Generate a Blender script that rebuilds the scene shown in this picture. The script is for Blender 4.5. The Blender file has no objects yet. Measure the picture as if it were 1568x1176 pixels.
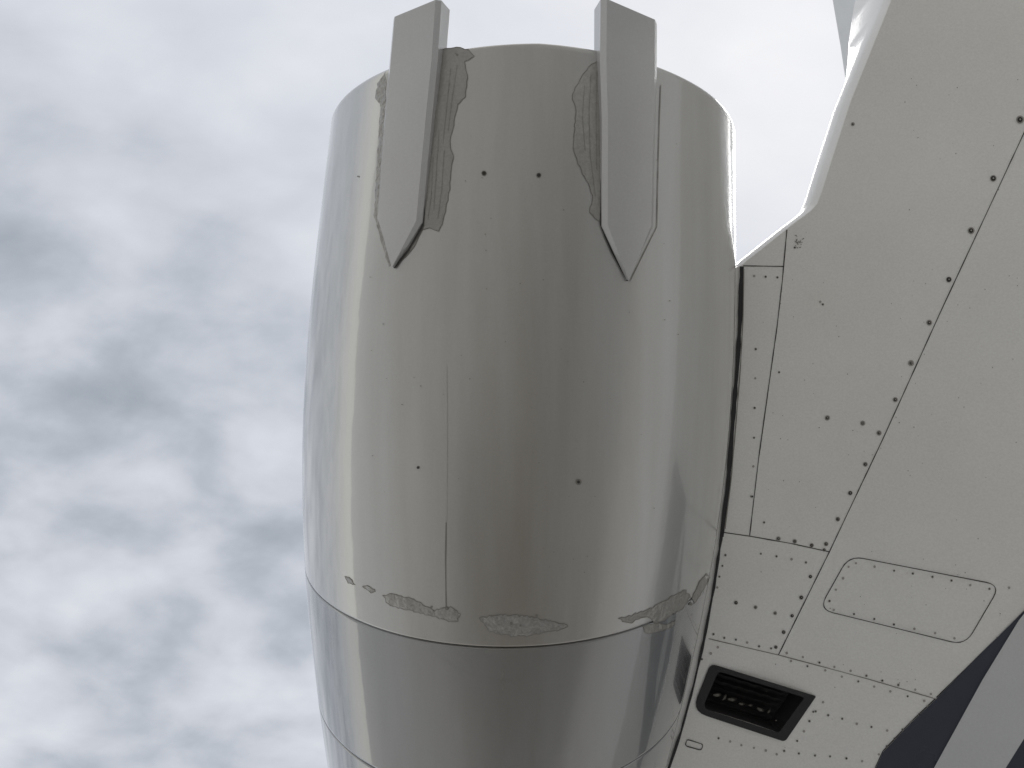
import bpy, bmesh, math, random
import numpy as np
from mathutils import Vector, Matrix, geometry
random.seed(7)
F=1045.0; CU=784.0; CV=588.0; ZC=1.5
D=2.6
scene=bpy.context.scene

def P3(X,Y,d): return Vector((-X,Y,ZC+d))

# ------------------------------------------------------------------ materials
def new_mat(name):
    m=bpy.data.materials.new(name); m.use_nodes=True
    return m, m.node_tree, m.node_tree.nodes['Principled BSDF']
def paint(name, col, rough=0.35, coat=0.5, coat_r=0.12, var=0.06, streak=True, bump=0.0, fine=0.03, dirt_and_shade=(0.32,0.28,0.22), dirt_amt=0.25, spec=0.5, metallic=0.0, keel_shade=0.0, rvar=(.1,.12), bscale=3.5, cior=1.5):
    m,nt,b=new_mat(name)
    N=nt.nodes; L=nt.links
    tc=N.new('ShaderNodeTexCoord')
    mp=N.new('ShaderNodeMapping'); mp.inputs['Scale'].default_value=(9,0.7,9) if streak else (1.3,1.3,1.3)
    L.new(tc.outputs['Object'],mp.inputs['Vector'])
    n1=N.new('ShaderNodeTexNoise'); n1.inputs['Scale'].default_value=1.3; n1.inputs['Detail'].default_value=6; n1.inputs['Roughness'].default_value=0.55
    L.new(mp.outputs[0],n1.inputs['Vector'])
    n2=N.new('ShaderNodeTexNoise'); n2.inputs['Scale'].default_value=1.6; n2.inputs['Detail'].default_value=5
    L.new(tc.outputs['Object'],n2.inputs['Vector'])
    n3=N.new('ShaderNodeTexNoise'); n3.inputs['Scale'].default_value=140; n3.inputs['Detail'].default_value=2
    L.new(tc.outputs['Object'],n3.inputs['Vector'])
    r1=N.new('ShaderNodeMapRange'); r1.inputs['From Min'].default_value=0.35; r1.inputs['From Max'].default_value=0.75
    r1.inputs['To Min'].default_value=0; r1.inputs['To Max'].default_value=dirt_amt
    L.new(n1.outputs['Fac'],r1.inputs['Value'])
    fac=r1.outputs[0]
    if keel_shade>0:  # cowl's darker central shading painted into the colour, deepest along the keel
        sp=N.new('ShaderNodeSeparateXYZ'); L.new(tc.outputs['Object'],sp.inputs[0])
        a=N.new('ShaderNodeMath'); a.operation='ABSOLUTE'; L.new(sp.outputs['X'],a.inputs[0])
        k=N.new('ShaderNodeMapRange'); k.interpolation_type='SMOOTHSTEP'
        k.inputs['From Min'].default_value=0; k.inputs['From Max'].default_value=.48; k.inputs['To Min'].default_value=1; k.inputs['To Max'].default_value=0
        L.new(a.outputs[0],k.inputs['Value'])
        ky=N.new('ShaderNodeMapRange'); ky.inputs['From Min'].default_value=.9; ky.inputs['From Max'].default_value=-.6; ky.inputs['To Min'].default_value=.5*keel_shade; ky.inputs['To Max'].default_value=keel_shade
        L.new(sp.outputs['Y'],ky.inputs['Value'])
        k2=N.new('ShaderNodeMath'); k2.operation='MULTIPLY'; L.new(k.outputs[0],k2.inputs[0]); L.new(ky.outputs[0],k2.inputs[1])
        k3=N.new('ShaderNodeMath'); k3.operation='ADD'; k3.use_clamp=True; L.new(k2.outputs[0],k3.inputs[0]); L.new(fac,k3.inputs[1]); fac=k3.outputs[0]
    mx=N.new('ShaderNodeMix'); mx.data_type='RGBA'
    mx.inputs['A'].default_value=(*col,1); mx.inputs['B'].default_value=(*dirt_and_shade,1)  # second tone colours the dirt streaks and the painted keel shading
    L.new(fac,mx.inputs['Factor'])
    r2=N.new('ShaderNodeMapRange'); r2.inputs['From Min'].default_value=0.3; r2.inputs['From Max'].default_value=0.7
    r2.inputs['To Min'].default_value=1-var; r2.inputs['To Max'].default_value=1+var
    L.new(n2.outputs['Fac'],r2.inputs['Value'])
    r3=N.new('ShaderNodeMapRange'); r3.inputs['From Min'].default_value=0.25; r3.inputs['From Max'].default_value=0.75
    r3.inputs['To Min'].default_value=1-fine; r3.inputs['To Max'].default_value=1+fine
    L.new(n3.outputs['Fac'],r3.inputs['Value'])
    mu=N.new('ShaderNodeMath'); mu.operation='MULTIPLY'
    L.new(r2.outputs[0],mu.inputs[0]); L.new(r3.outputs[0],mu.inputs[1])
    vm=N.new('ShaderNodeVectorMath'); vm.operation='SCALE'
    L.new(mx.outputs['Result'],vm.inputs[0]); L.new(mu.outputs[0],vm.inputs['Scale'])
    L.new(vm.outputs[0],b.inputs['Base Color'])
    r4=N.new('ShaderNodeMapRange'); r4.inputs['To Min'].default_value=max(0.02,rough-rvar[0]); r4.inputs['To Max'].default_value=rough+rvar[1]
    L.new(n1.outputs['Fac'],r4.inputs['Value']); L.new(r4.outputs[0],b.inputs['Roughness'])
    b.inputs['Coat Weight'].default_value=coat; b.inputs['Coat Roughness'].default_value=coat_r; b.inputs['Coat IOR'].default_value=cior
    b.inputs['Specular IOR Level'].default_value=spec
    b.inputs['Metallic'].default_value=metallic
    if bump>0:
        nb=N.new('ShaderNodeTexNoise'); nb.inputs['Scale'].default_value=bscale; nb.inputs['Detail'].default_value=3
        L.new(tc.outputs['Object'],nb.inputs['Vector'])
        bp=N.new('ShaderNodeBump'); bp.inputs['Strength'].default_value=1.0; bp.inputs['Distance'].default_value=bump
        L.new(nb.outputs['Fac'],bp.inputs['Height'])
        L.new(bp.outputs[0],b.inputs['Normal']); L.new(bp.outputs[0],b.inputs['Coat Normal'])
    return m

M_aft=paint('grey_cowl_paint',(0.53,0.535,0.53),0.30,1.0,0.05,0.03,True,0.0032,0.02,(0.29,0.265,0.225),0.22,metallic=.38,keel_shade=.85,rvar=(.05,.06),cior=1.85)
M_fwd=paint('grey_inlet_cowl_paint',(0.31,0.32,0.33),0.25,1.0,0.04,0.03,True,0.0016,0.02,(0.19,0.178,0.158),0.20,metallic=.45,keel_shade=.75,rvar=(.04,.05),cior=1.85)
M_fair=paint('fairing_paint',(0.55,0.555,0.56),0.30,0.7,0.12,0.04,False,0.003,0.03,(0.38,0.35,0.3),0.25,metallic=.3)
M_white=paint('white_fuselage_paint',(0.84,0.835,0.81),0.42,0.35,0.22,0.03,False,0.002,0.05,(0.68,0.635,0.56),0.28)
M_edge=paint('white_edge_paint',(0.85,0.85,0.84),0.4,0.3,0.2,0.03,False,0,0.03,(0.6,0.55,0.5),0.2)
M_tail=paint('stabilizer_paint',(0.75,0.78,0.82),0.4,0.3,0.2,0.03,False,0,0.03,(0.6,0.55,0.5),0.1)
M_seal=paint('sealant_filler',(0.36,0.355,0.335),0.42,0.3,0.3,0.15,True,0.006,0.08,(0.24,0.225,0.20),0.7,metallic=.2,bscale=30)
M_chip=paint('worn_primer',(0.36,0.355,0.34),0.35,0.4,0.2,0.15,False,0.012,0.12,(0.24,0.225,0.20),0.8,metallic=.4,bscale=35)
M_line=paint('panel_gap_dark',(0.035,0.034,0.033),0.8,0,0.3,0.1,False,0,0.1,(0.1,0.09,0.08),0.2)
M_softline=paint('stain_line',(0.22,0.21,0.19),0.5,0,0.3,0.1,False,0,0.1,(0.2,0.17,0.14),0.4)
M_ring=paint('fastener_metal',(0.42,0.40,0.37),0.5,0,0.3,0.1,False,0,0.1,(0.3,0.27,0.24),0.3,metallic=0.3)
M_black=paint('black_rubber',(0.018,0.018,0.019),0.55,0,0.3,0.1,False,0,0.1,(0.03,0.03,0.03),0.2)
M_blackmetal=paint('outlet_duct_metal',(0.03,0.03,0.032),0.35,0.1,0.3,0.2,False,0.01,0.1,(0.06,0.05,0.045),0.4)
M_lou=paint('outlet_louvre_metal',(0.22,0.21,0.19),0.35,0,0.3,0.3,False,0.01,0.2,(0.06,0.05,0.04),0.8,metallic=0.8)
M_navy=paint('navy_livery_paint',(0.030,0.036,0.058),0.3,0.5,0.1,0.05,False,0,0.03,(0.05,0.05,0.06),0.2)
M_greyst=paint('grey_livery_paint',(0.62,0.63,0.64),0.35,0.5,0.1,0.05,False,0,0.03,(0.5,0.48,0.46),0.2)
M_duct=paint('exhaust_duct_metal',(0.16,0.15,0.14),0.4,0,0.3,0.1,True,0,0.05,(0.08,0.07,0.06),0.5,metallic=0.7)

# ------------------------------------------------------------------ object helpers
def top(name, loc):
    e=bpy.data.objects.new(name,None); e.location=loc; e.empty_display_size=0.2
    scene.collection.objects.link(e); return e
def add(name, verts, faces, mats, parent=None, smooth=True, midx=None):
    me=bpy.data.meshes.new(name); me.from_pydata([tuple(v) for v in verts],[],faces)
    for m in (mats if isinstance(mats,(list,tuple)) else [mats]): me.materials.append(m)
    if midx is not None:
        me.polygons.foreach_set('material_index',midx)
    me.polygons.foreach_set('use_smooth',[smooth]*len(me.polygons))
    me.update()
    o=bpy.data.objects.new(name,me); scene.collection.objects.link(o)
    if parent:
        o.parent=parent; o.matrix_parent_inverse=Matrix.Translation(parent.location).inverted()
    return o
def fixn(o):
    bm=bmesh.new(); bm.from_mesh(o.data); bmesh.ops.recalc_face_normals(bm,faces=bm.faces); bm.to_mesh(o.data); bm.free()

# ------------------------------------------------------------------ nacelle surface
ys=np.array([.93,.6,.25,-.25,-.6,-.9,-1.3,-1.8,-2.2]); rs=np.array([.737,.760,.769,.772,.750,.708,.632,.545,.49])
pc=np.polyfit(ys,rs,4)
def R(Y): return float(np.polyval(pc,max(-2.2,min(.95,Y))))
def cx(Y): return .022+.056*Y
def hit(u,v,h=0.0):
    a=(u-CU)/F; b=(CV-v)/F
    def f(d):
        Y=b*d; return (a*d-cx(Y))**2+(D-d)**2-(R(Y)+h)**2
    d0=1.4; step=.02; prev=f(d0); best=(abs(prev),d0)
    d=d0
    while d<2.7:
        d+=step; c=f(d)
        if c<0:
            lo,hi=d-step,d
            for _ in range(30):
                m=(lo+hi)/2
                if f(m)>0: lo=m
                else: hi=m
            d=hi; return (a*d,b*d,d)
        if c<best[0]: best=(c,d)
    d=best[1]; return (a*d,b*d,d)
def inset(p,k):
    X,Y,d=p; vx=cx(Y)-X; vd=D-d; l=math.hypot(vx,vd); return (X+vx/l*k,Y,d+vd/l*k)

eng=top('jet_engine_nacelle', P3(0,0,D))
TS1=-.597; TS2=-1.07
def shift(t,th):
    c=max(0,math.cos(th)); s=math.sin(th)
    rim=-.035*(1-math.cos(th))*0.6 - (.05*s if s>0 else 0)
    a1=-.125*c; a2=-.10*c
    pts=[(-2.2,0),(TS2,a2),(TS1,a1),(.25,0),(.93,rim)]
    for (t0,v0),(t1,v1) in zip(pts,pts[1:]):
        if t<=t1:
            k=(t-t0)/(t1-t0); k=k*k*(3-2*k); return v0+(v1-v0)*k
    return rim
ts=list(np.linspace(-2.2,.90,90)); ts=[t for t in ts if abs(t-TS1)>.012 and abs(t-TS2)>.012]
rows=[(t,0) for t in ts]
for s_ in (TS1,TS2):
    w=.0026 if s_==TS1 else .0018
    for o_,h_ in ((-.008,0),(-w-.0012,0),(-w,-.0015),(-w*.8,-.010),(w*.8,-.010),(w,-.0015),(w+.0012,0),(.008,0)):
        rows.append((s_+o_,h_))
rows+=[(.915,0),(.924,0),(.930,-.002),(.9325,-.006),(.931,-.012),(.92,-.016),(.85,-.022),(.5,-.05),(.0,-.10),(-.4,-.22)]
main=[r for r in rows[:-9]]; main.sort(key=lambda r:r[0]); rows=main+rows[-9:]
NP=240
V=[];Fc=[];mi=[]
lip=[(-1.7,-.17),(-2.0,-.115),(-2.15,-.075),(-2.22,-.04),(-2.235,-.015)]
rows=lip+rows
for (t,h) in rows:
    for i in range(NP):
        th=2*math.pi*i/NP
        y=t+shift(t,th if th<math.pi else th-2*math.pi)
        r=R(y)+h
        V.append(P3(cx(y)+r*math.sin(th),y,D-r*math.cos(th)))
nl=len(lip)
for j in range(len(rows)-1):
    tmid=.5*(rows[j][0]+rows[j+1][0])
    for i in range(NP):
        k=(i+1)%NP
        Fc.append((j*NP+i,j*NP+k,(j+1)*NP+k,(j+1)*NP+i))
        if j>len(rows)-7: mi.append(2)
        elif rows[j][1]<-.009 and rows[j+1][1]<-.009 and j>nl and j<len(rows)-10: mi.append(3)
        else: mi.append(1 if tmid<TS1 else 0)
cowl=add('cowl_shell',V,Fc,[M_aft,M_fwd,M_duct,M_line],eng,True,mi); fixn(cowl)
def lathe(name,prof,mat,parent,n=64):
    V=[];Q=[]
    for (y,r) in prof:
        for i in range(n):
            th=2*math.pi*i/n; V.append(P3(cx(y)+r*math.sin(th),y,D-r*math.cos(th)))
    for j in range(len(prof)-1):
        for i in range(n):
            k=(i+1)%n; Q.append((j*n+i,j*n+k,(j+1)*n+k,(j+1)*n+i))
    o=add(name,V,Q,mat,parent); fixn(o); return o
lathe('exhaust_cone',[(-.4,.5),(.0,.42),(.35,.34),(.6,.22),(.78,.1),(.85,.002)],M_duct,eng)
lathe('spinner',[(-1.6,.40),(-1.62,.16),(-1.75,.12),(-1.88,.05),(-1.93,.002)],M_duct,eng)
V=[];Q=[]
for i in range(24):
    t0=2*math.pi*i/24
    b=len(V)
    for (r,w,dy) in ((.12,.05,.03),(.40,.11,.05)):
        for s in (-1,1):
            th=t0+s*w/r*.5; y=-1.66+s*dy
            V.append(P3(cx(y)+r*math.sin(th),y,D-r*math.cos(th)))
    Q.append((b,b+1,b+3,b+2))
add('fan_blades',V,Q,M_duct,eng,False)

# ------------------------------------------------------------------ fairings on the cowl
def polyat(pl,t):
    n=len(pl)-1; x=t*n; i=min(int(x),n-1); f=x-i
    return (pl[i][0]+(pl[i+1][0]-pl[i][0])*f, pl[i][1]+(pl[i+1][1]-pl[i][1])*f)
def fairing(name,Lp,Rp,hs):
    NR=40; NCc=12
    top_=[];bot=[]
    for j in range(NR+1):
        t=j/NR
        a=polyat(Lp,t); b=polyat(Rp,t); n=len(hs)-1; x=t*n; i=min(int(x),n-1); h=hs[i]+(hs[i+1]-hs[i])*(x-i)
        for c in range(NCc+1):
            f=c/NCc; u=a[0]+(b[0]-a[0])*f; v=a[1]+(b[1]-a[1])*f
            p=hit(u,v,h)
            if c in (0,NCc): p=inset(p,min(.012,h*.6))
            top_.append(p)
            deep=h+.004 if p[1]<.9 else h+.010
            bot.append(inset(p,deep))
    nn=(NR+1)*(NCc+1); V=[P3(*p) for p in top_]+[P3(*p) for p in bot]; Q=[]
    w=NCc+1
    for j in range(NR):
        for c in range(NCc):
            q=(j*w+c,j*w+c+1,(j+1)*w+c+1,(j+1)*w+c); Q.append(q); Q.append(tuple(nn+x for x in reversed(q)))
        for c in (0,NCc):
            a=j*w+c;b=(j+1)*w+c; Q.append((a,b,b+nn,a+nn))
    for j in (0,NR):
        for c in range(NCc):
            a=j*w+c;b=a+1; Q.append((a,b,b+nn,a+nn))
    o=add(name,V,Q,M_fair,eng,True); fixn(o)
    bm=bmesh.new(); bm.from_mesh(o.data); bmesh.ops.remove_doubles(bm,verts=bm.verts,dist=.0004); bmesh.ops.recalc_face_normals(bm,faces=bm.faces); bm.to_mesh(o.data); bm.free()
    m=o.modifiers.new('bevel','BEVEL'); m.width=.004; m.segments=3; m.limit_method='ANGLE'; m.angle_limit=math.radians(45)
    try: o.data.set_sharp_from_angle(angle=math.radians(28))
    except Exception: pass
    return o
HS=[.013,.020,.026,.031,.037,.043]
fairing('hinge_fairing_a',[(599,408),(573,332),(579,250),(584,180),(591,105),(598,28)],[(601,408),(643,339),(651,252),(658,180),(667,90),(673,-3)],HS)
fairing('hinge_fairing_b',[(962,428),(924,344),(924,252),(924,180),(921,90),(922,-5)],[(964,428),(1004,345),(1006,250),(1008,180),(1010,110),(1010,33)],HS)

# ------------------------------------------------------------------ draped details
def densify(pts,step,closed,jit=0):
    out=[]; n=len(pts); m=n if closed else n-1
    for i in range(m):
        a=pts[i]; b=pts[(i+1)%n]; L=math.hypot(b[0]-a[0],b[1]-a[1]); k=max(1,int(L/step))
        for j in range(k):
            f=j/k; out.append((a[0]+(b[0]-a[0])*f+random.uniform(-jit,jit),a[1]+(b[1]-a[1])*f+random.uniform(-jit,jit)))
    if not closed: out.append(pts[-1])
    return out
def inside(p,poly):
    x,y=p; c=False; n=len(poly)
    for i in range(n):
        x1,y1=poly[i]; x2,y2=poly[(i+1)%n]
        if (y1>y)!=(y2>y) and x<(x2-x1)*(y-y1)/(y2-y1)+x1: c=not c
    return c
def patch(name,poly,H,mat,parent,h=.0025,step=9,jit=1.2,edge=.0006,outline=True,rough=.0004):
    ol=densify(poly,step*.6,True,jit); n=len(ol)
    us=[p[0] for p in ol]; vs=[p[1] for p in ol]
    pts=list(ol)
    u=min(us)
    while u<max(us):
        v=min(vs)
        while v<max(vs):
            q=(u+random.uniform(-1,1),v+random.uniform(-1,1))
            if inside(q,ol) and min((q[0]-p[0])**2+(q[1]-p[1])**2 for p in ol)>(step*.35)**2: pts.append(q)
            v+=step
        u+=step
    r=geometry.delaunay_2d_cdt([Vector(p) for p in pts],[],[list(range(n))],1,1e-4)
    V=[]
    for i,p in enumerate(r[0]):
        orig=r[3][i]
        isedge=any(o<n for o in orig)
        V.append(P3(*H(p.x,p.y,edge if isedge else h+random.uniform(-rough,rough))))
    o=add(name,V,[tuple(f) for f in r[2]],mat,parent,True); fixn(o)
    if outline:
        ribbon(name+'_edge',[ol+[ol[0]]],H,1.0,M_softline,parent,h=h*.6)
    return o
def ribbon(name,lines,H,wpx,mat,parent,h=.0015,step=14,seg=True):
    V=[];Q=[]
    for pl in lines:
        pts=densify(pl,step,False) if len(pl)<12 else pl
        b=len(V)
        for i,p in enumerate(pts):
            a=pts[max(0,i-1)]; c=pts[min(len(pts)-1,i+1)]
            dx,dy=c[0]-a[0],c[1]-a[1]; l=math.hypot(dx,dy) or 1; nx,ny=-dy/l,dx/l
            w=wpx*.5*random.uniform(.7,1.3)
            V.append(P3(*H(p[0]+nx*w,p[1]+ny*w,h))); V.append(P3(*H(p[0]-nx*w,p[1]-ny*w,h)))
        for i in range(len(pts)-1):
            k=b+2*i; Q.append((k,k+1,k+3,k+2))
    o=add(name,V,Q,mat,parent,True); fixn(o); return o
def dots(name,cs,H,r,mat,parent,h=.002,n=12):
    V=[];Q=[]
    for c in cs:
        rr=(c[2] if len(c)>2 else r)*random.uniform(.9,1.1)
        b=len(V)
        for i in range(n):
            a=2*math.pi*i/n; V.append(P3(*H(c[0]+rr*math.cos(a),c[1]+rr*math.sin(a),h)))
        Q.append(tuple(range(b,b+n)))
    return add(name,V,Q,mat,parent,False)

patch('sealant_strip_a',[(678,76),(700,72),(718,76),(726,86),(712,95),(716,120),(712,148),(700,160),(696,185),(688,215),(694,240),(688,290),(681,330),(671,355),(657,348),(647,352),(634,380),(612,403),(602,408),(640,345),(650,300),(655,200),(668,120)],hit,M_seal,eng,.0025)
patch('sealant_strip_b',[(918,92),(905,98),(890,120),(876,145),(882,170),(878,225),(885,250),(900,280),(908,300),(903,325),(921,342),(945,392),(950,385),(930,330),(928,250),(926,160),(925,100)],hit,M_seal,eng,.0025)
patch('sealant_strip_c',[(590,110),(578,128),(575,150),(582,160),(580,200),(577,260),(572,330),(596,410),(602,404),(590,330),(592,200)],hit,M_chip,eng,.0018,outline=False)
M_brush_shade=paint('sealant_brush_mark',(0.28,0.27,0.25),0.45,0.3,0.3,0.1,False,0,0.1,(0.2,0.18,0.15),0.4)  # colours the brush marks and the painted shadow line fairing_gap_shadow_c
ribbon('sealant_brush_marks',[[(690,105),(684,160),(678,220)],[(700,100),(692,150),(686,200)],[(672,200),(668,260),(664,320)],[(680,230),(676,290),(670,335)],[(895,130),(892,180),(896,230)],[(905,115),(902,170),(904,240),(912,300)],[(914,110),(913,180),(914,260)],[(663,240),(660,300),(655,335)]],hit,.9,M_brush_shade,eng,.0034)
ribbon('fairing_gap_shadow_a',[[(603,410),(625,383),(647,345),(655,252),(661,180),(668,110),(675,70)]],hit,3.0,M_line,eng,.0040)  # dark ribbon painted as the shadow at the fairing's inner base
ribbon('fairing_gap_shadow_b',[[(961,430),(938,387),(920,345),(921,252),(921,180),(918,96)]],hit,2.4,M_line,eng,.0040)  # same painted gap shadow, inner side of the second fairing
ribbon('fairing_gap_shadow_c',[[(965,430),(1006,347),(1008,252),(1010,180),(1012,130)]],hit,1.1,M_brush_shade,eng,.0020)  # fainter painted shadow line on the outer side, in the brush-mark colour
patch('paint_chip_a',[(587,912),(600,909),(625,915),(640,921),(652,928),(665,934),(690,930),(705,940),(700,952),(680,950),(655,941),(630,936),(605,930),(590,922)],hit,M_chip,eng,.0016,6,1.6)
patch('paint_chip_b',[(735,947),(760,941),(800,943),(840,950),(870,959),(850,966),(810,974),(775,973),(750,967)],hit,M_chip,eng,.0016,6,1.8)
patch('paint_chip_c',[(948,947),(970,941),(1000,931),(1030,913),(1050,903),(1057,913),(1045,932),(1020,947),(1005,955),(992,945),(960,955)],hit,M_chip,eng,.0016,6,1.8)
patch('paint_chip_d',[(555,898),(562,896),(575,905),(568,908)],hit,M_chip,eng,.0016,5,.8)
patch('paint_chip_e',[(528,882),(537,886),(543,896),(533,893)],hit,M_chip,eng,.0016,5,.8)
patch('paint_chip_f',[(1060,915),(1072,890),(1082,878),(1087,884),(1076,905),(1064,925)],hit,M_chip,eng,.0016,5,1)
patch('paint_chip_g',[(694,82),(699,78),(703,84),(698,90)],hit,M_softline,eng,.003,5,.8)
patch('paint_chip_h',[(985,960),(1000,955),(1020,957),(1035,950),(1030,960),(1005,968),(988,970)],hit,M_chip,eng,.0016,5,1)
dots('drain_holes_rim',[(741,265,4.2),(825,268,4.2),(640,716,2.6),(886,738,4.6)],hit,4,M_softline,eng,.0015)
dots('drain_holes',[(741,265,2.8),(825,268,2.8),(640,716,1.8),(886,738,2.4)],hit,2.5,M_line,eng,.0030)
dots('cowl_marks',[(783,955,2.2),(797,958,1.8),(822,943,2.2),(700,84,2),(684,932,2.5),(1058,925,3),(660,930,1.5),(548,270,1.2),(945,172,1.2),(946,174,1.2)]+[(random.uniform(560,1040),random.uniform(200,900),random.uniform(.5,1.0)) for _ in range(60)],hit,1,M_softline,eng,.0026,8)
M_faint=paint('cowl_seam_filler',(0.42,0.415,0.40),0.35,0.5,0.1,0.1,False,0,0.05,(0.36,0.33,0.30),0.4,metallic=.4)
ribbon('cowl_split_line',[[(684,560),(685,650),(684,800)]],hit,.8,M_faint,eng,.0008)
ribbon('cowl_split_dark',[[(683,800),(682,860),(683,932)]],hit,1.5,M_softline,eng,.0014)

# ------------------------------------------------------------------ fuselage + pylon
fus=top('aircraft_fuselage', P3(3.4,0,2.8))
def X0(Y): return 1.08+.2*Y
def hp(X,Y):
    s=X-X0(Y)
    if s<=0: return 2.52
    s=min(s,4.8)
    return 2.52-.85*(1-math.cos(math.pi*s/2.4))/2
def ph(u,v,h=0.0):
    a=(u-CU)/F; b=(CV-v)/F; d=2.5
    for _ in range(25): d=hp(a*d,b*d)
    d-=h; return (a*d,b*d,d)
ol=[(.50,.424),(.80,.428),(.828,.438),(1.007,.581),(1.085,.640),(1.108,.665),(1.127,.713),(1.160,.82),(1.234,1.048),(1.378,1.407),(1.60,2.12),(2.4,5.0)]
def XL(Y):
    if Y<=.424: return .45
    return float(np.interp(Y,[p[1] for p in ol],[p[0] for p in ol]))
Ys=sorted(set([round(y,4) for y in np.arange(-5,5.01,.06)]+[p[1] for p in ol]+[.423,.46,.49,.52,.55,.60,.62,.655,.68,.70]))
roll=.020
V=[];n=None
for Y in Ys:
    x0=XL(Y); xb=X0(Y); x1=xb+4.8
    row=[]
    h0=hp(x0,Y)
    for (ox,od) in ((0,.085),(0,.040),(.003,.026),(.0150,.006),(.0175,.0015),(.019,.0),(.020,0)):
        row.append((x0+ox,Y,h0+od))
    xk=max(xb,x0+roll+.02)
    for k in range(1,9):
        X=x0+roll+(xk-x0-roll)*k/8; row.append((X,Y,hp(X,Y)))
    for k in range(1,71):
        X=xb+(x1-xb)*(k/70)**1.25
        if X<xk+.002*k: X=xk+.002*k
        row.append((X,Y,hp(X,Y)))
    for k in range(30):
        f=1-k/29; X=x0+.004+(x1-x0-.004)*f; s=(X-X0(Y))/4.8
        q=math.sqrt(max(0,1-(2*s-1)**2)) if 0<s<1 else 0
        row.append((X,Y,2.52+.11+1.3*q))
    n=len(row); V+= [P3(*p) for p in row]
Q=[];mi=[]
for j in range(len(Ys)-1):
    for i in range(n):
        k=(i+1)%n; Q.append((j*n+i,j*n+k,(j+1)*n+k,(j+1)*n+i)); mi.append(1 if (i<5 or i>=n-1) else 0)
Q.append(tuple(range(n))); mi.append(0)
Q.append(tuple(reversed([(len(Ys)-1)*n+i for i in range(n)]))); mi.append(0)
body=add('fuselage_skin',V,Q,[M_white,M_edge,M_blackmetal],fus,True,mi); fixn(body)
def roundpoly(pts,r,k=5):
    out=[]; n=len(pts)
    for i in range(n):
        p=Vector(pts[i]); a=Vector(pts[i-1]); b=Vector(pts[(i+1)%n]); rr=r[i] if isinstance(r,list) else r
        A=p+(a-p).normalized()*rr; B=p+(b-p).normalized()*rr
        for j in range(k+1):
            t=j/k; q=(1-t)**2*A+2*t*(1-t)*p+t*t*B; out.append((q.x,q.y))
    return out
outp=roundpoly([(1088,1016),(1250,1066),(1202,1136),(1059,1089)],[10,3,6,24])
inn=roundpoly([(1100,1028),(1232,1068),(1193,1122),(1076,1084)],[6,3,5,10])
V=[];Q=[]
for (u,v) in inn:
    p=ph(u,v,0); V.append(P3(p[0],p[1],p[2]-.15))
for (u,v) in inn:
    p=ph(u,v,0); V.append(P3(p[0],p[1],p[2]+.09))
m_=len(inn); Q=[(i,(i+1)%m_,(i+1)%m_+m_,i+m_) for i in range(m_)]+[tuple(range(m_)),tuple(reversed(range(m_,2*m_)))]
cut=add('cut',V,Q,M_blackmetal,None,False); fixn(cut)
bo=body.modifiers.new('b','BOOLEAN'); bo.operation='DIFFERENCE'; bo.object=cut; bo.solver='EXACT'
try: bo.material_mode='TRANSFER'
except Exception: pass
dg=bpy.context.evaluated_depsgraph_get()
nm=bpy.data.meshes.new_from_object(body.evaluated_get(dg)); body.modifiers.clear(); body.data=nm
bpy.data.objects.remove(cut)
try: body.data.set_sharp_from_angle(angle=math.radians(28))
except Exception as e: print(e)

def ringpatch(name,A,B,H,mat,parent,h):
    V=[P3(*H(u,v,h)) for u,v in A]+[P3(*H(u,v,h)) for u,v in B]; n=len(A)
    o=add(name,V,[(i,(i+1)%n,(i+1)%n+n,i+n) for i in range(n)],mat,parent,False); fixn(o); return o
ringpatch('outlet_frame',outp,inn,ph,M_black,fus,.004)
V=[];Q=[]
for k in range(5):
    f=(k+.5)/5
    a=(1096+(1072-1096)*f+8, 1036+(1084-1036)*f); b=(1222+(1190-1222)*f-6,1070+(1116-1070)*f)
    n_=18
    base=len(V)
    for j in range(n_+1):
        g=j/n_; u=a[0]+(b[0]-a[0])*g; v=a[1]+(b[1]-a[1])*g; w=.004*math.sin(j*1.9+k)
        p=ph(u,v,0)
        V.append(P3(p[0],p[1]+.010,p[2]+.035+w)); V.append(P3(p[0],p[1]-.012,p[2]+.060+w))
    for j in range(n_): q=base+2*j; Q.append((q,q+1,q+3,q+2))
add('outlet_louvres',V,Q,M_blackmetal,fus,True)
V=[];Q=[]
for (u,v,sz) in [(1101,1068,1.3),(1112,1072,1.0),(1124,1075,1.4),(1139,1082,1.1),(1153,1084,.8),(1168,1091,1.3),(1181,1093,.7)]:
    p=ph(u,v,0); b=len(V); ang=random.uniform(-.8,.8)
    for j in range(5):
        q=j/4
        for i in range(8):
            a=2*math.pi*i/8; r=.006*sz*math.sin(math.pi*(q*.8+.1))
            lx=(q-.5)*.026*sz; 
            V.append(P3(p[0]+lx*math.cos(ang)+r*math.cos(a)*-math.sin(ang),p[1]+lx*math.sin(ang)+r*math.cos(a)*math.cos(ang),p[2]+.018+r*math.sin(a)+.01*q*q))
    for j in range(4):
        for i in range(8): Q.append((b+j*8+i,b+j*8+(i+1)%8,b+(j+1)*8+(i+1)%8,b+(j+1)*8+i))
o_=add('outlet_tubes',V,Q,M_lou,fus,True); fixn(o_)

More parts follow.
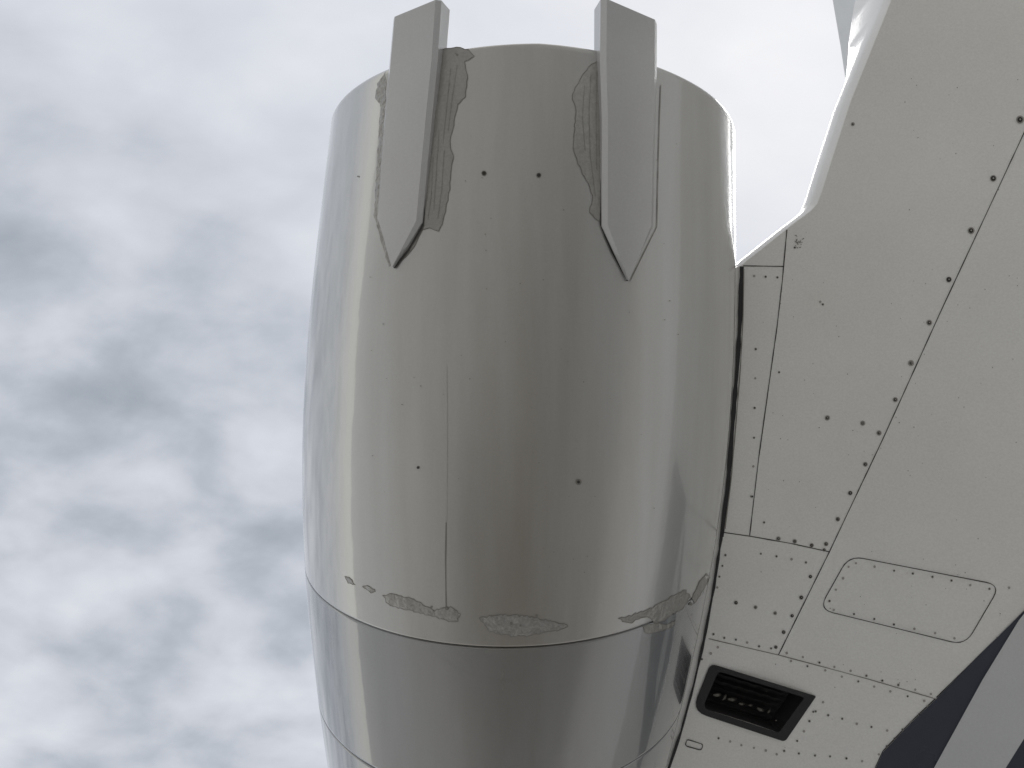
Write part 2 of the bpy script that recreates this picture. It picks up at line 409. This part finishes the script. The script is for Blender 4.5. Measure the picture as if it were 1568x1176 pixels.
lines=[[(1600,135),(1530,285),(1440,478),(1352,672),(1270,845),(1192,1003)],
 [(1205,352),(1198,430),(1190,500),(1176,600),(1162,700),(1148,820)],
 [(1138,407),(1200,408)],
 [(1106,815),(1148,821),(1210,832),(1270,845)],
 [(1432,1070),(1395,1105),(1352,1150),(1338,1180)],
 [(1434,1068),(1500,1003),(1570,935)]]
ribbon('panel_gaps',lines,ph,1.4,M_line,fus,.0015)
ribbon('panel_seams',[[(1085,978),(1140,991),(1192,1003),(1260,1021),(1330,1040),(1432,1070)]],ph,1.2,M_softline,fus,.0015)
acc=roundpoly([(1300,851),(1532,896),(1478,988),(1254,933)],22,6)
ribbon('access_door_gap',[acc+[acc[0]]],ph,1.3,M_line,fus,.0015)
ribbon('pylon_seal',[[(1136,408),(1134,480),(1129,560),(1121,660),(1115,740),(1105,822)]],ph,6.5,M_black,fus,.006)
ribbon('pylon_seal_fwd',[[(1106,812),(1093,900),(1078,980),(1062,1050),(1043,1120),(1023,1180)]],ph,4,M_black,fus,.0065)
ribbon('pylon_seal_lip',[[(1139,412),(1138,480),(1134,560),(1126,660),(1119,740),(1110,810)]],ph,1.5,M_softline,fus,.0075)
big=[(1562,183,5),(1521,273,4.6),(1487,353,4.4),(1453,428,4.2),(1423,494,4),(1395,556,3.8),(1371,612,3.6),(1346,663,3.6),(1325,711,3.2),(1302,755,3.2),(1283,795,3),(1265,833,3),(1241,883,2.8),(1227,915,2.8),(1213,943,2.6),(1200,968,2.6),(1188,991,2.6),(1267,640,3.8),(1321,648,3.8),(1192,825,2.8),(1217,829,2.8),(1243,835,2.8),(1127,923,2.6),(1157,930,2.4),(1187,939,2.4),(1306,190,2.6),(1262,842,2.4)]
dots('fastener_rings',[(c[0],c[1],c[2]*1.15) for c in big],ph,4,M_ring,fus,.0018)
dots('fasteners',[(c[0],c[1],c[2]*random.choice([.6,.75,.85,.9])) for c in big],ph,3,M_line,fus,.0034)
dots('fastener_heads',[(c[0]+.3,c[1]-.3,c[2]*.28) for c in big],ph,3,M_ring,fus,.0046,8)
def along(a,b,n): return [(a[0]+(b[0]-a[0])*i/(n-1)+random.uniform(-1,1),a[1]+(b[1]-a[1])*i/(n-1)+random.uniform(-1,1)) for i in range(n)]
sm=[]
sm+=along((1092,972),(1180,993),6)+along((1205,1000),(1425,1062),10)+along((1212,1012),(1415,1074),9)
sm+=along((1310,862),(1515,901),8)+along((1276,934),(1462,977),7)+along((1270,920),(1300,868),4)
sm+=along((1260,1075),(1220,1135),5)+along((1245,1090),(1380,1125),7)+along((1075,1010),(1100,992),3)
sm+=along((1165,848),(1235,862),4)+along((1110,850),(1098,900),4)+along((1420,1080),(1345,1155),7)
sm+=along((1100,1130),(1190,1155),6)+along((1155,422),(1190,424),3)+along((1158,535),(1152,760),6)+along((1200,1150),(1320,1165),6)
sm+=[(1545,900),(1193,570),(1217,379),(1256,462),(1260,466),(1150,760),(1170,800)]
dots('rivets',sm,ph,1.9,M_ring,fus,.0018)
dots('rivet_centres',[s for s in sm if random.random()<.5],ph,1.1,M_line,fus,.0030)
dots('specks',[(random.uniform(1380,1560) if i%2 else random.uniform(1160,1400),random.uniform(100,1150) if i%2 else random.uniform(420,1150),random.uniform(.4,.9)) for i in range(130) ]+[(1217+abs(random.gauss(0,9)),372+random.gauss(0,8),random.uniform(.4,1.1)) for _ in range(30)],ph,1,M_softline,fus,.002,8)
plq=roundpoly([(1052,1132),(1077,1140),(1074,1149),(1049,1142)],4,3)
ribbon('placard_outline',[plq+[plq[0]]],ph,1.3,M_line,fus,.002)
patch('navy_livery',[(1600,905),(1568,935),(1500,1003),(1434,1070),(1395,1107),(1352,1152),(1330,1200),(1300,1500),(2100,1500),(2100,905)],ph,M_navy,fus,.0030,30,0,.0030,False,0)
patch('grey_livery',[(1600,900),(1560,950),(1505,1040),(1428,1180),(1360,1320),(1460,1320),(1540,1176),(1600,1080)],ph,M_greyst,fus,.0065,20,0,.0065,False,0)

# ------------------------------------------------------------------ tail stabilizer
tail=top('tail_stabilizer',P3(3.4,4.0,5.4))
def tp(u,v,d): return ((u-CU)/F*d,(CV-v)/F*d,d)
Vt=[];dt=5.2
LE=[(1302,200),(1298,145),(1287,70),(1275,0),(1262,-90),(1245,-200)]
NCt=12
for sgn in (0,1):
    for (u,v) in LE:
        for k in range(NCt+1):
            f=k/NCt; X,Y,d=tp(u,v,dt); th=.11*math.sqrt(f)*(1-f)*2
            Vt.append(P3(X+f*2.4,Y+f*.4,dt+(th if sgn else -th)))
Qt=[];w=NCt+1;nn=len(LE)*w
for j in range(len(LE)-1):
    for k in range(NCt):
        q=(j*w+k,j*w+k+1,(j+1)*w+k+1,(j+1)*w+k); Qt+= [q,tuple(nn+x for x in reversed(q))]
for j in (0,len(LE)-1):
    for k in range(NCt): a=j*w+k; Qt.append((a,a+1,a+1+nn,a+nn))
st=add('stabilizer_skin',Vt,Qt,M_tail,tail,True); fixn(st)

# ------------------------------------------------------------------ ground (concrete apron)
m,nt,b=new_mat('apron_concrete'); N=nt.nodes; L=nt.links
tc=N.new('ShaderNodeTexCoord')
gm=N.new('ShaderNodeMapping'); gm.inputs['Location'].default_value=(4.2,3.6,0); L.new(tc.outputs['Object'],gm.inputs['Vector'])
br=N.new('ShaderNodeTexBrick'); br.offset=0; br.inputs['Scale'].default_value=1; br.inputs['Brick Width'].default_value=7.5; br.inputs['Row Height'].default_value=7.5
br.inputs['Mortar Size'].default_value=.012
br.inputs['Color1'].default_value=(.40,.39,.37,1); br.inputs['Color2'].default_value=(.38,.372,.355,1); br.inputs['Mortar'].default_value=(.20,.195,.185,1)
L.new(gm.outputs[0],br.inputs['Vector'])
n=N.new('ShaderNodeTexNoise'); n.inputs['Scale'].default_value=.6; n.inputs['Detail'].default_value=8; L.new(tc.outputs['Object'],n.inputs['Vector'])
mr=N.new('ShaderNodeMapRange'); mr.inputs['To Min'].default_value=.85; mr.inputs['To Max'].default_value=1.2; L.new(n.outputs['Fac'],mr.inputs['Value'])
vm=N.new('ShaderNodeVectorMath'); vm.operation='SCALE'; L.new(br.outputs['Color'],vm.inputs[0]); L.new(mr.outputs[0],vm.inputs['Scale'])
L.new(vm.outputs[0],b.inputs['Base Color']); b.inputs['Roughness'].default_value=.9
g=add('ground',[(-1500,-1500,0),(1500,-1500,0),(1500,1500,0),(-1500,1500,0)],[(0,1,2,3)],m,None,False)

# ------------------------------------------------------------------ sky
el=math.radians(62); rot=math.radians(-40)
w=bpy.data.worlds.new('World'); scene.world=w; w.use_nodes=True
nt=w.node_tree; N=nt.nodes; L=nt.links; N.clear()
out=N.new('ShaderNodeOutputWorld')
sky=N.new('ShaderNodeTexSky'); sky.sky_type='NISHITA'; sky.sun_disc=False; sky.sun_elevation=el; sky.sun_rotation=rot
bg1=N.new('ShaderNodeBackground'); bg1.inputs['Strength'].default_value=.1; L.new(sky.outputs[0],bg1.inputs['Color'])
tc=N.new('ShaderNodeTexCoord'); sx=N.new('ShaderNodeSeparateXYZ'); L.new(tc.outputs['Generated'],sx.inputs[0])
def math_(op,a,b=None,clamp=False):
    x=N.new('ShaderNodeMath'); x.operation=op; x.use_clamp=clamp
    for i,v in enumerate((a,b)):
        if v is None: continue
        if isinstance(v,(int,float)): x.inputs[i].default_value=v
        else: L.new(v,x.inputs[i])
    return x.outputs[0]
zz=math_('ADD',math_('MAXIMUM',sx.outputs['Z'],0.0),.12)
px=math_('DIVIDE',sx.outputs['X'],zz); py=math_('DIVIDE',sx.outputs['Y'],zz)
cb=N.new('ShaderNodeCombineXYZ'); L.new(px,cb.inputs[0]); L.new(py,cb.inputs[1]); cb.inputs[2].default_value=4.4
mp=N.new('ShaderNodeMapping'); mp.inputs['Rotation'].default_value=(0,0,math.radians(-28)); mp.inputs['Scale'].default_value=(1.0,1.6,1); L.new(cb.outputs[0],mp.inputs['Vector'])
n1=N.new('ShaderNodeTexNoise'); n1.inputs['Scale'].default_value=6.2; n1.inputs['Detail'].default_value=6; n1.inputs['Roughness'].default_value=.47; n1.inputs['Distortion'].default_value=.15
L.new(mp.outputs[0],n1.inputs['Vector'])
n2=N.new('ShaderNodeTexNoise'); n2.inputs['Scale'].default_value=1.7; n2.inputs['Detail'].default_value=3
L.new(mp.outputs[0],n2.inputs['Vector'])
c=math_('ADD',math_('MULTIPLY',n1.outputs['Fac'],.55),math_('MULTIPLY',n2.outputs['Fac'],.45))
# thicker, more broken deck toward +X,-Y; thin bright veil toward -X,+Y
dirn=math_('ADD',math_('MULTIPLY',px,.40),math_('MULTIPLY',py,-.95))
amp=math_('MINIMUM',math_('MAXIMUM',math_('ADD',dirn,.66),.28),1.1)
c=math_('ADD',math_('MULTIPLY',math_('SUBTRACT',c,.5),amp),.5)
grad=math_('ADD',math_('MULTIPLY',px,-.16),math_('MULTIPLY',py,.10))
grad=math_('MINIMUM',math_('MAXIMUM',grad,-.08),.20)
c=math_('ADD',math_('ADD',c,grad),.055)
cr=N.new('ShaderNodeValToRGB'); L.new(c,cr.inputs['Fac'])
cr.color_ramp.interpolation='B_SPLINE'
e=cr.color_ramp.elements; e[0].position=.28; e[0].color=(.32,.36,.41,1); e[1].position=.76; e[1].color=(1.0,1.0,1.0,1)
x=cr.color_ramp.elements.new(.39); x.color=(.46,.495,.55,1)
x=cr.color_ramp.elements.new(.49); x.color=(.66,.69,.75,1)
x=cr.color_ramp.elements.new(.61); x.color=(.78,.80,.85,1)
hz=N.new('ShaderNodeMapRange'); hz.inputs['From Min'].default_value=0; hz.inputs['From Max'].default_value=.30; hz.inputs['To Min'].default_value=.9; hz.inputs['To Max'].default_value=0
hz.interpolation_type='SMOOTHSTEP'; L.new(sx.outputs['Z'],hz.inputs['Value'])
mx=N.new('ShaderNodeMix'); mx.data_type='RGBA'; L.new(hz.outputs[0],mx.inputs['Factor']); L.new(cr.outputs[0],mx.inputs['A']); mx.inputs['B'].default_value=(1.3,1.27,1.16,1)
bg2=N.new('ShaderNodeBackground'); L.new(mx.outputs['Result'],bg2.inputs['Color']); bg2.inputs['Strength'].default_value=1.0
ms=N.new('ShaderNodeMixShader'); ms.inputs[0].default_value=.93
L.new(bg1.outputs[0],ms.inputs[1]); L.new(bg2.outputs[0],ms.inputs[2]); L.new(ms.outputs[0],out.inputs['Surface'])

sd=bpy.data.lights.new('sun','SUN'); sd.energy=1.5; sd.angle=math.radians(25); sd.color=(1,.98,.95)
so=bpy.data.objects.new('sun',sd); scene.collection.objects.link(so)
S=Vector((math.sin(rot)*math.cos(el),math.cos(rot)*math.cos(el),math.sin(el))); so.rotation_euler=S.to_track_quat('Z','Y').to_euler(); so.location=S*50

# ------------------------------------------------------------------ camera
cd=bpy.data.cameras.new('camera'); co=bpy.data.objects.new('camera',cd); scene.collection.objects.link(co)
co.location=(0,0,ZC); co.rotation_euler=(0,math.pi,0)
cd.sensor_width=36; cd.lens=36*F/1568; cd.clip_end=5000; cd.clip_start=.05
scene.camera=co
scene.view_settings.view_transform='Standard'; scene.view_settings.look='None'; scene.view_settings.exposure=0
